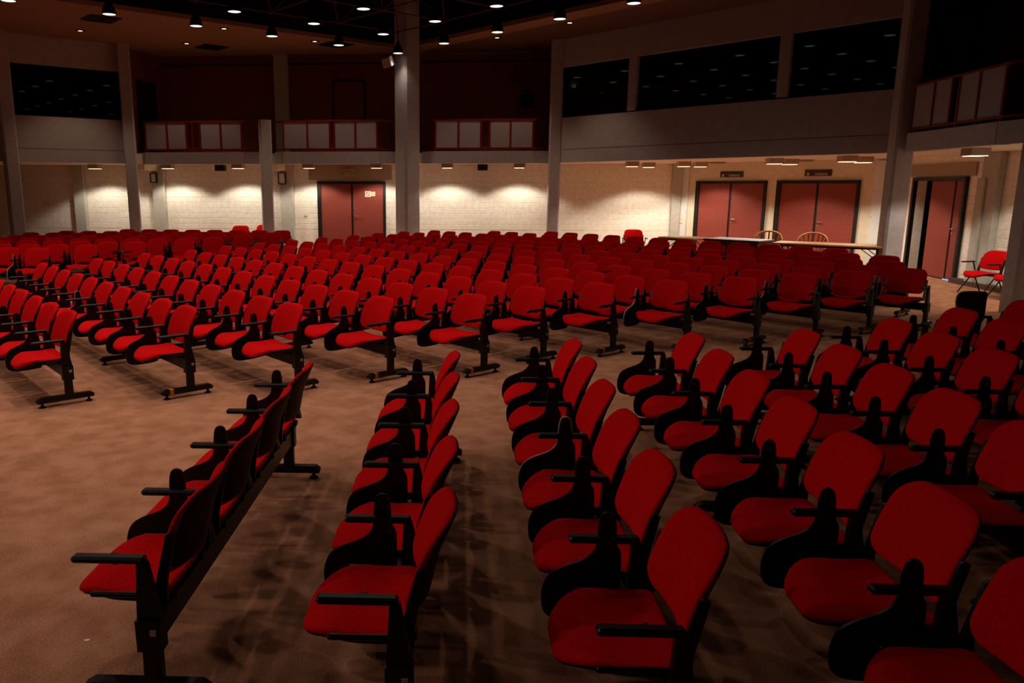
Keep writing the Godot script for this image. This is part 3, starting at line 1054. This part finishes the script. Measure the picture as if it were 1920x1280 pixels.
func roof_grid() -> void:
	# space frame: a lower grid through the lamp points, an upper grid between them, and struts
	var o := thing("roof_grid", "dark red steel space frame above the pendant lamps", "space frame")
	o.set_meta("kind", "structure")
	var m := MB.new()
	m.tube([Vector3.ZERO, Vector3(0, 0, -1)], 0.017, 6)
	var bar := m.mesh()
	m = MB.new()
	m.lathe([Vector2(0, -0.05), Vector2(0.035, -0.035), Vector2(0.05, 0), Vector2(0.035, 0.035), Vector2(0, 0.05)], 10)
	var knot := m.mesh()
	var low := func(i: int, j: int) -> Vector3:
		var p := rl(12.70 - 1.785 * i, 16.50 - 1.785 * j)
		return W(p.x, 5.66, p.y)
	var high := func(i: int, j: int) -> Vector3:
		var p := rl(12.70 - 1.785 * (i + 0.5), 16.50 - 1.785 * (j + 0.5))
		return W(p.x, 6.75, p.y)
	var link := func(a: Vector3, b: Vector3, mt: Material) -> void:
		var t := Transform3D(Basis(), a).looking_at(b, Vector3.UP)
		t.basis = t.basis * Basis.from_scale(Vector3(1, 1, a.distance_to(b)))
		part(o, "bar", bar, mt, t)
	for j in 5:
		for i in 6:
			if i + j > 6:
				continue
			part(o, "joint", knot, M.truss, Transform3D(Basis(), low.call(i, j)))
			link.call(low.call(i, j), low.call(i + 1, j), M.truss)
			link.call(low.call(i, j), low.call(i, j + 1), M.truss)
			for k in [[0, 0], [-1, 0], [0, -1], [-1, -1]]:
				if i + k[0] >= 0 and j + k[1] >= 0:
					link.call(low.call(i, j), high.call(i + k[0], j + k[1]), M.truss)
			link.call(high.call(i, j), high.call(i + 1, j), M.truss)


func ceiling_bits() -> void:
	var m := MB.new()
	m.lathe([Vector2(0, -0.012), Vector2(0.055, -0.012), Vector2(0.055, -0.002), Vector2(0, -0.002)], 16)
	var eye := m.mesh()
	m = MB.new()
	m.lathe([Vector2(0.056, -0.014), Vector2(0.11, -0.010), Vector2(0.115, 0.0)], 16)
	var ring := m.mesh()
	var spots := [[-10.19, 19.02], [-8.31, 20.91], [-6.65, 19.09], [-4.89, 20.92], [-0.19, 20.84], [1.48, 19.16]]
	var where := ["over the short gallery", "over the first balcony, by the vent", "beside the roof opening, over the first balcony", "over the red double door", "right of the thick pillar", "before the window wall"]
	for i in spots.size():
		var o := thing("recessed_downlight", "small recessed ceiling downlight %s" % where[i], "lamp", Transform3D(ROOM, W(spots[i][0], CEIL, spots[i][1])), "recessed downlights")
		part(o, "light_face", eye, M.lamp)
		part(o, "trim_ring", ring, M.shade)
		var s := SpotLight3D.new()
		s.name = "downlight_beam"
		s.light_color = Color(1.0, 0.88, 0.74)
		s.light_energy = 2.0
		s.spot_angle = 45.0
		s.spot_angle_attenuation = 0.6
		s.spot_range = 20.0
		s.spot_attenuation = 2.0
		s.light_size = 0.04
		s.shadow_enabled = true
		s.rotation_degrees.x = -90
		s.position = Vector3(0, -0.07, 0)
		o.add_child(s)
	# square air outlets
	m = MB.new()
	for k in 4:
		var q := 0.62 - 0.15 * k
		var y := -0.012 - 0.008 * (k % 2)
		for s in [-1, 1]:
			m.box(Vector3(s * q / 2, y, 0), Vector3(0.05, 0.024, q + 0.05))
			m.box(Vector3(0, y, s * q / 2), Vector3(q - 0.05, 0.024, 0.05))
	var vent := m.mesh()
	m = MB.new()
	m.box(Vector3(0, -0.004, 0), Vector3(0.70, 0.008, 0.70))
	var plate := m.mesh()
	var vw := ["over the short gallery", "over the first balcony", "over the red double door"]
	var vp := [[-9.01, 17.78], [-7.86, 21.52], [-4.44, 21.43]]
	for i in 3:
		var o := thing("air_vent", "square dark ceiling air vent %s" % vw[i], "vent", Transform3D(ROOM * Basis(Vector3.UP, PI / 4), W(vp[i][0], CEIL, vp[i][1])), "ceiling air vents")
		part(o, "backing", plate, M.dark)
		part(o, "louvres", vent, M.shade)


# ------------------------------------------------------------------ furniture and small things
func loose_chair(p: Vector3, turn: Basis, label: String, arms := true) -> void:
	var o := thing("stacking_chair", label, "chair", Transform3D(turn, p), "loose red chairs")
	var s := part(o, "seat", mesh.seat, M.red)
	part(s, "seat_pan", mesh.pan, M.black)
	var k := part(o, "backrest", mesh.back, M.red)
	part(k, "back_shell", mesh.shell, M.shell)
	for sg in [-1, 1]:
		var x: float = sg * 0.25
		part(o, "bracket", mesh.bracket, M.black, Transform3D(Basis(), Vector3(sg * 0.243, 0, 0)))
		var m := MB.new()
		m.tube([Vector3(x, 0.375, -0.20), Vector3(x * 1.06, 0.012, -0.46)], 0.011, 8)
		part(o, "front_leg", m.mesh(), M.black)
		m = MB.new()
		m.tube([Vector3(x, 0.375, -0.20), Vector3(x * 1.06, 0.012, -0.02)], 0.011, 8)
		part(o, "rear_leg", m.mesh(), M.black)
		for u in [0.46, 0.02]:
			m = MB.new()
			m.lathe([Vector2(0, 0), Vector2(0.014, 0), Vector2(0.014, 0.02), Vector2(0, 0.022)], 8, Transform3D(Basis(), Vector3(x * 1.06, 0, -u)))
			part(o, "glide", m.mesh(), M.glide)
		if arms:
			m = MB.new()
			m.tube([Vector3(x, 0.38, -0.16), Vector3(x * 1.12, 0.42, -0.16), Vector3(x * 1.14, 0.545, -0.20)], 0.011, 8)
			m.box(Vector3(x * 1.14, 0.555, -0.30), Vector3(0.04, 0.024, 0.25), 0.007)
			part(o, "armrest", m.mesh(), M.black)


func folding_table(p0: Vector3, p1: Vector3, depth: float, label: String) -> void:
	# near edge from p0 to p1; the top reaches back by depth
	var x := (p1 - p0).normalized()
	var z := x.cross(Vector3.UP)
	var len := p0.distance_to(p1)
	var t := Transform3D(Basis(x, Vector3.UP, z), p0 - z * 0.0)
	t.origin.y = 0.0
	t.origin -= z * depth if z.z < 0 else Vector3.ZERO
	# z points to the onlooker
	if z.z < 0:
		t = Transform3D(Basis(-x, Vector3.UP, -z), Vector3(p1.x, 0, p1.z))
	var o := thing("folding_table", label, "table", t, "folding tables before the cafeteria")
	var m := MB.new()
	m.box(Vector3(len / 2, 0.725, -depth / 2), Vector3(len, 0.03, depth), 0.004)
	part(o, "table_top", m.mesh(), M.wood)
	m = MB.new()
	for k in [[len / 2, -0.04, len - 0.3, 0.025], [len / 2, -depth + 0.04, len - 0.3, 0.025]]:
		m.box(Vector3(k[0], 0.695, k[1]), Vector3(k[2], 0.04, k[3]))
	part(o, "apron", m.mesh(), M.black)
	for xx in [0.18, len - 0.18]:
		for zz in [-0.10, -depth + 0.10]:
			var lm := MB.new()
			lm.tube([Vector3(xx, 0.71, zz), Vector3(xx, 0.0, zz)], 0.016, 8)
			part(o, "leg", lm.mesh(), M.black)
			lm = MB.new()
			var inward := 0.30 if xx < len / 2 else -0.30
			lm.tube([Vector3(xx, 0.48, zz), Vector3(xx + inward, 0.70, zz)], 0.009, 6)
			part(o, "brace", lm.mesh(), M.black)
		var fm := MB.new()
		fm.tube([Vector3(xx, 0.05, -0.10), Vector3(xx, 0.05, -depth + 0.10)], 0.014, 6)
		part(o, "foot_rail", fm.mesh(), M.black)


func wooden_chair(p: Vector3, turn: Basis, label: String) -> void:
	# round-backed wooden armchair with upright slats
	var o := thing("wooden_armchair", label, "chair", Transform3D(turn, p), "wooden armchairs at the tables")
	var m := MB.new()
	m.prism(rounded(0.46, 0.44, [0.1, 0.1, 0.12, 0.12], 5), 0.42, 0.46, Transform3D(Basis(Vector3.RIGHT, Vector3.FORWARD, Vector3.UP), Vector3.ZERO))
	part(o, "seat", m.mesh(), M.wood)
	var bow := []
	for i in 15:
		var u := PI * i / 14.0
		bow.append(Vector3(cos(u) * 0.29, 0.66 + 0.23 * pow(sin(u), 0.7), 0.06 + 0.17 * sin(u)))
	m = MB.new()
	m.tube(bow, 0.021, 8)
	part(o, "back_bow", m.mesh(), M.wood)
	for i in 7:
		var u := PI * (0.16 + 0.68 * i / 6.0)
		var q := Vector3(cos(u) * 0.29, 0.66 + 0.23 * pow(sin(u), 0.7), 0.06 + 0.17 * sin(u))
		m = MB.new()
		var foot := Vector3(cos(u) * 0.20, 0.45, 0.05 + 0.13 * sin(u))
		var dir := q - foot
		m.box((q + foot) / 2, Vector3(0.034, dir.length(), 0.012), 0.003, Basis(Vector3.RIGHT, dir.normalized(), Vector3.RIGHT.cross(dir.normalized())))
		part(o, "slat", m.mesh(), M.wood)
	for sx in [-1, 1]:
		for sz in [-1, 1]:
			m = MB.new()
			m.tube([Vector3(sx * 0.17, 0.43, sz * 0.15), Vector3(sx * 0.21, 0.0, sz * 0.19)], 0.017, 8)
			part(o, "leg", m.mesh(), M.wood)


func wall_sign(w: Transform3D, s: float, h: float, label: String) -> void:
	var o := thing("hanging_sign", label, "sign", at(w, s, h, 0.012), "cafeteria signs")
	var m := MB.new()
	m.box(Vector3.ZERO, Vector3(0.64, 0.15, 0.024), 0.003)
	part(o, "board", m.mesh(), M.sign)
	var t := TextMesh.new()
	t.text = "Cafetaria"
	var f := SystemFont.new()
	f.font_names = PackedStringArray(["Droid Sans"])
	t.font = f
	t.font_size = 16
	t.pixel_size = 0.0048
	t.depth = 0.004
	t.horizontal_alignment = HORIZONTAL_ALIGNMENT_CENTER
	part(o, "lettering", t, M.letter, Transform3D(Basis(), Vector3(0.075, -0.028, 0.014)), "pale word Cafetaria")
	# cup on a saucer, with steam
	m = MB.new()
	m.prism(PackedVector2Array([Vector2(-0.024, 0.020), Vector2(-0.020, -0.018), Vector2(0.016, -0.018), Vector2(0.020, 0.020)]), 0.0, 0.004, Transform3D(), false)
	m.box(Vector3(0.027, 0.004, 0.002), Vector3(0.012, 0.018, 0.004))
	m.box(Vector3(0, -0.026, 0.002), Vector3(0.074, 0.007, 0.004))
	m.box(Vector3(-0.010, 0.036, 0.002), Vector3(0.005, 0.018, 0.004))
	m.box(Vector3(0.006, 0.038, 0.002), Vector3(0.005, 0.018, 0.004))
	part(o, "cup_symbol", m.mesh(), M.letter, Transform3D(Basis(), Vector3(-0.235, -0.026, 0.012)), "pale cup symbol")


func exit_sign(w: Transform3D, s: float, h: float, wd: float, hg: float, label: String) -> void:
	var o := thing("exit_sign", label, "sign", at(w, s, h, 0.02), "dark green exit signs")
	var m := MB.new()
	m.box(Vector3.ZERO, Vector3(wd, hg, 0.03), 0.003)
	part(o, "board", m.mesh(), M.exit)
	m = MB.new()
	# standing figure over an arrow that points down
	m.lathe([Vector2(0, 0), Vector2(hg * 0.08, 0), Vector2(hg * 0.08, 0.003), Vector2(0, 0.003)], 10, Transform3D(Basis(Vector3.RIGHT, Vector3.BACK, Vector3.DOWN), Vector3(0, hg * 0.33, 0.014)))
	m.box(Vector3(0, hg * 0.10, 0.016), Vector3(wd * 0.22, hg * 0.26, 0.004))
	m.box(Vector3(0, -hg * 0.17, 0.016), Vector3(wd * 0.10, hg * 0.24, 0.004))
	m.tri(Vector3(-wd * 0.18, -hg * 0.24, 0.018), Vector3(0, -hg * 0.42, 0.018), Vector3(wd * 0.18, -hg * 0.24, 0.018))
	part(o, "symbol", m.mesh(), M.letter)


func ban_sign(w: Transform3D, s: float, h: float, sz: float, label: String) -> void:
	var o := thing("door_sticker", label, "sign", at(w, s, h, 0.032), "square stickers on the door")
	var m := MB.new()
	m.box(Vector3.ZERO, Vector3(sz, sz, 0.004))
	part(o, "sheet", m.mesh(), M.plate)
	m = MB.new()
	var p := []
	var r := sz * 0.36
	for i in 24:
		var u := TAU * i / 24
		var e := TAU * (i + 1) / 24
		m.quad(Vector3(cos(u) * r, sin(u) * r, 0.003), Vector3(cos(e) * r, sin(e) * r, 0.003), Vector3(cos(e) * r * 0.78, sin(e) * r * 0.78, 0.003), Vector3(cos(u) * r * 0.78, sin(u) * r * 0.78, 0.003))
	m.box(Vector3(0, 0, 0.003), Vector3(r * 1.8, r * 0.2, 0.002), 0.0, Basis(Vector3.BACK, -PI / 4))
	part(o, "ban_symbol", m.mesh(), M.rail)


func loudspeaker(t: Transform3D, sz: Vector3, label: String, m_: Material) -> void:
	var o := thing("loudspeaker", label, "speaker", t, "loudspeakers")
	var m := MB.new()
	m.box(Vector3.ZERO, sz, 0.012)
	part(o, "cabinet", m.mesh(), m_)
	m = MB.new()
	m.box(Vector3(0, 0, sz.z / 2), Vector3(sz.x * 0.86, sz.y * 0.86, 0.012), 0.004)
	part(o, "grille", m.mesh(), m_)
	m = MB.new()
	m.tube([Vector3(0, 0, -sz.z / 2), Vector3(0, sz.y * 0.5 + 0.06, -sz.z * 0.5)], 0.012, 6)
	part(o, "bracket", m.mesh(), M.black)


func stage_light(t: Transform3D, label: String) -> void:
	var o := thing("stage_spotlight", label, "spotlight", t)
	var m := MB.new()
	m.lathe([Vector2(0, -0.2), Vector2(0.13, -0.2), Vector2(0.16, -0.12), Vector2(0.16, 0.16), Vector2(0.18, 0.20), Vector2(0.15, 0.20), Vector2(0.13, 0.14), Vector2(0, 0.14)], 20, Transform3D(Basis(Vector3.RIGHT, Vector3.BACK, Vector3.DOWN) , Vector3(0, 0.72, 0)))
	part(o, "lamp_body", m.mesh(), M.black)
	m = MB.new()
	m.box(Vector3(0, 0.52, 0.12), Vector3(0.36, 0.03, 0.30))
	m.box(Vector3(0, 0.92, 0.12), Vector3(0.36, 0.02, 0.26))
	part(o, "barn_door", m.mesh(), M.black)
	m = MB.new()
	m.tube([Vector3(-0.24, 0.72, 0), Vector3(-0.24, 0.40, 0), Vector3(0, 0.34, 0), Vector3(0.24, 0.40, 0), Vector3(0.24, 0.72, 0)], 0.012, 6)
	part(o, "yoke", m.mesh(), M.black)
	m = MB.new()
	m.tube([Vector3(0, 0.34, 0), Vector3(0, -0.75, 0)], 0.022, 8)
	part(o, "stand", m.mesh(), M.black)
	for k in 3:
		var u := TAU * k / 3
		m = MB.new()
		m.tube([Vector3(0, -0.30, 0), Vector3(cos(u) * 0.40, -0.80, sin(u) * 0.40)], 0.012, 6)
		part(o, "stand_leg", m.mesh(), M.black)


func small_things() -> void:
	var B := wall("b", 22.6)
	var C := wall("R", 19.46)
	var D := wall("a", 8.95)
	var U := wall("b", 23.0)
	# tables before the cafeteria doors
	folding_table(W(3.52, 0, 18.05), W(4.12, 0, 17.30), 0.72, "light wood folding table nearest the blank white wall")
	var dk := thing("desk", "brown desk with a white sheet on top between the folding tables", "desk", Transform3D(wall("R", 0).basis * Basis(Vector3.UP, 0.06), W(4.70, 0, 16.66)))
	var m := MB.new()
	m.box(Vector3(0, 0.75, -0.38), Vector3(1.20, 0.03, 0.74), 0.004)
	part(dk, "desk_top", m.mesh(), M.desk)
	m = MB.new()
	m.box(Vector3(0, 0.44, -0.03), Vector3(1.14, 0.60, 0.025), 0.003)
	part(dk, "front_panel", m.mesh(), M.desk)
	for s in [-1, 1]:
		m = MB.new()
		m.box(Vector3(s * 0.56, 0.368, -0.38), Vector3(0.03, 0.736, 0.70), 0.003)
		part(dk, "side_panel", m.mesh(), M.desk)
	m = MB.new()
	m.box(Vector3(0, 0.767, -0.38), Vector3(1.16, 0.003, 0.70))
	single("paper_sheet", m.mesh(), M.paper, dk.transform, "large white sheet lying on the brown desk", "paper")
	folding_table(W(5.42, 0, 16.30), W(7.16, 0, 15.26), 0.72, "long light wood folding table beside the grey pillar")
	wooden_chair(W(5.72, 0, 17.55), facing(-0.55, 0.83), "round-backed light wooden armchair behind the brown desk")
	wooden_chair(W(6.42, 0, 16.92), facing(-0.55, 0.83), "round-backed light wooden armchair behind the long folding table")
	# loose red chairs
	loose_chair(W(-7.31, 0, 21.6), facing(0.05, 1.0), "red armchair before the white wall behind the far block")
	loose_chair(W(-6.78, 0, 22.15), facing(0.05, 1.0), "red chair half hidden by the slim pillar at the back", false)
	loose_chair(W(3.38, 0, 20.6), facing(-0.1, 1.0), "red armchair alone before the blank white wall")
	loose_chair(Vector3(9.80, 0, -13.42), facing(-1.0, 0.10), "red armchair by the side wall, facing the rows")
	loose_chair(Vector3(9.90, 0, -12.82), facing(-1.0, 0.10), "red armchair mostly hidden behind the side pillar", false)
	# signs
	wall_sign(C, -10.98, 2.155, "dark cafeteria sign over the door nearer the white wall")
	wall_sign(C, -8.75, 2.165, "dark cafeteria sign over the door nearer the pillar")
	exit_sign(B, -4.03, 2.155, 0.14, 0.15, "small dark exit sign over the red double door")
	exit_sign(D, -17.16, 2.175, 0.22, 0.17, "dark exit sign over the half-open side door")
	exit_sign(U, -4.77, 4.97, 0.12, 0.13, "dim exit sign over the balcony door")
	ban_sign(B, -3.84, 1.63, 0.165, "larger no-smoking sticker on the red double door")
	ban_sign(B, -3.69, 1.63, 0.12, "smaller no-smoking sticker on the red double door")
	# loudspeakers
	loudspeaker(Transform3D(ROOM * Basis(Vector3.UP, -0.25) * Basis(Vector3.BACK, 0.2) * Basis(Vector3.RIGHT, 0.35), W(-2.97, 4.97, 20.78)), Vector3(0.24, 0.24, 0.22), "pale square loudspeaker on the thick pillar", M.grey)
	loudspeaker(at(B, -8.0, 2.36, 0.5), Vector3(0.28, 0.17, 0.2), "dark loudspeaker under the first balcony", M.shade)
	loudspeaker(at(B, -0.54, 2.36, 0.5), Vector3(0.28, 0.17, 0.2), "dark loudspeaker under the balcony right of the thick pillar", M.shade)
	# unit over the back door
	var v := thing("door_unit", "small grey box with a lid over the red double door", "box", at(B, -4.38, 2.25, 0.09))
	m = MB.new()
	m.box(Vector3(0, 0.05, 0), Vector3(0.36, 0.05, 0.16), 0.01)
	part(v, "lid", m.mesh(), M.fixture)
	m = MB.new()
	m.box(Vector3(0.02, -0.06, 0), Vector3(0.32, 0.14, 0.13), 0.01)
	part(v, "body", m.mesh(), M.header)
	# ceiling devices before the cafeteria
	for k in [[-11.14, "between the box lights near the switches"], [-8.9, "over the second cafeteria sign"]]:
		var o := thing("ceiling_vent", "flat round ceiling outlet %s" % k[1], "vent", at(C, k[0], SOFFIT, 0.5), "flat outlets before the cafeteria")
		m = MB.new()
		m.lathe([Vector2(0, -0.05), Vector2(0.16, -0.045), Vector2(0.20, -0.02), Vector2(0.20, -0.012), Vector2(0, -0.012)], 20)
		part(o, "cover", m.mesh(), M.fixture)
		m = MB.new()
		m.lathe([Vector2(0, -0.012), Vector2(0.24, -0.012), Vector2(0.24, 0.0), Vector2(0, 0.0)], 20)
		part(o, "rim", m.mesh(), M.shade)
	# switches and sockets
	for k in [[C, -12.41, 1.37, 0.06, 0.09, 0.09, "small socket plate on the pale switch panel"], [C, -12.40, 0.985, 0.06, 0.17, 0.085, "upper light switch on the pale panel"], [C, -12.40, 0.885, 0.06, 0.17, 0.085, "lower light switch on the pale panel"], [B, -5.69, 1.04, 0.022, 0.09, 0.09, "light switch left of the red double door"], [B, -13.59, 1.36, 0.022, 0.26, 0.13, "double wall plate under the short gallery"]]:
		var o := thing("wall_switch", k[6], "switch", at(k[0], k[1], k[2], k[3]), "wall plates")
		m = MB.new()
		m.box(Vector3(0, 0, 0.006), Vector3(k[4], k[5], 0.012), 0.003)
		part(o, "plate", m.mesh(), M.plate)
		m = MB.new()
		m.box(Vector3(0, 0, 0.014), Vector3(k[4] * 0.4, k[5] * 0.5, 0.006), 0.002)
		part(o, "rocker", m.mesh(), M.letter)
	# framed lit boxes on the ribs
	for k in [[-10.13, 2.09, 0.20, 0.28, "first"], [-6.30, 2.07, 0.22, 0.34, "second"]]:
		var o := thing("framed_panel", "pale panel in a black frame on the %s grey rib" % k[4], "panel", at(B, k[0], k[1], 0.20), "framed panels on the ribs")
		m = MB.new()
		for s in [-1, 1]:
			m.box(Vector3(s * (k[2] / 2 - 0.014), 0, 0), Vector3(0.028, k[3], 0.08))
			m.box(Vector3(0, s * (k[3] / 2 - 0.014), 0), Vector3(k[2] - 0.056, 0.028, 0.08))
		part(o, "frame", m.mesh(), M.frame)
		m = MB.new()
		m.box(Vector3(0, 0, -0.01), Vector3(k[2] - 0.056, k[3] - 0.056, 0.05))
		part(o, "face", m.mesh(), M.plate)
	# pipe on the upper wall
	m = MB.new()
	m.tube([at(U, -1.5, 5.50, 0.05).origin, at(U, 0.71, 5.50, 0.05).origin, at(U, 0.71, 5.12, 0.05).origin], 0.014, 8)
	single("conduit_pipe", m.mesh(), M.header, Transform3D(), "thin pipe bending down on the upper back wall", "pipe")
	# stage lights on the balconies
	stage_light(Transform3D(ROOM * Basis(Vector3.UP, -0.9), W(8.0, 3.75, 15.2)), "black stage spotlight on a stand on the side balcony")
	stage_light(Transform3D(ROOM * Basis(Vector3.UP, 0.3), W(0.62, 3.45, 22.3)), "black stage spotlight on the balcony by the window wall")
	# chair on the side balcony
	wooden_chair(W(8.0, 2.74, 12.0), facing(1.0, 0.3), "wooden chair behind the side balcony railing")
	# bits lying about
	m = MB.new()
	m.prism(smoothed([Vector2(-0.05, 0), Vector2(0.0, 0.013), Vector2(0.05, 0.006), Vector2(0.045, -0.009), Vector2(0, -0.013)], 3), 0, 0.001, Transform3D(Basis(Vector3.RIGHT, Vector3.FORWARD, Vector3.UP), Vector3.ZERO))
	single("paper_scrap", m.mesh(), M.plate, Transform3D(Basis(), Vector3(-1.42, 0.001, -2.93)).scaled_local(Vector3(0.25, 1, 0.6)), "tiny white paper scrap on the carpet", "paper")


# ------------------------------------------------------------------
func _ready() -> void:
	var cam := Camera3D.new()
	cam.name = "camera"
	cam.projection = Camera3D.PROJECTION_FRUSTUM
	cam.near = 0.05
	cam.far = 200.0
	cam.size = cam.near * 1280.0 / 1460.0
	cam.frustum_offset = Vector2((960.0 - 803.0) / 1460.0, (642.0 - 640.0) / 1460.0) * cam.near
	cam.position = Vector3(0, 1.85, 0)
	cam.rotation.x = -atan(293.0 / 1460.0)
	add_child(cam)
	cam.current = true
	var env := Environment.new()
	env.background_mode = Environment.BG_COLOR
	env.background_color = Color(0, 0, 0)
	env.tonemap_mode = Environment.TONE_MAPPER_LINEAR
	env.tonemap_exposure = 0.86
	env.sdfgi_enabled = true
	env.ssao_enabled = true
	env.ssil_enabled = true
	var we := WorldEnvironment.new()
	we.name = "environment"
	we.environment = env
	add_child(we)

	materials()
	chair_meshes()
	shell()
	pendants()
	theatre_lamps()
	wall_lights()
	ceiling_bits()
	roof_grid()
	seat_rows()
	small_things()
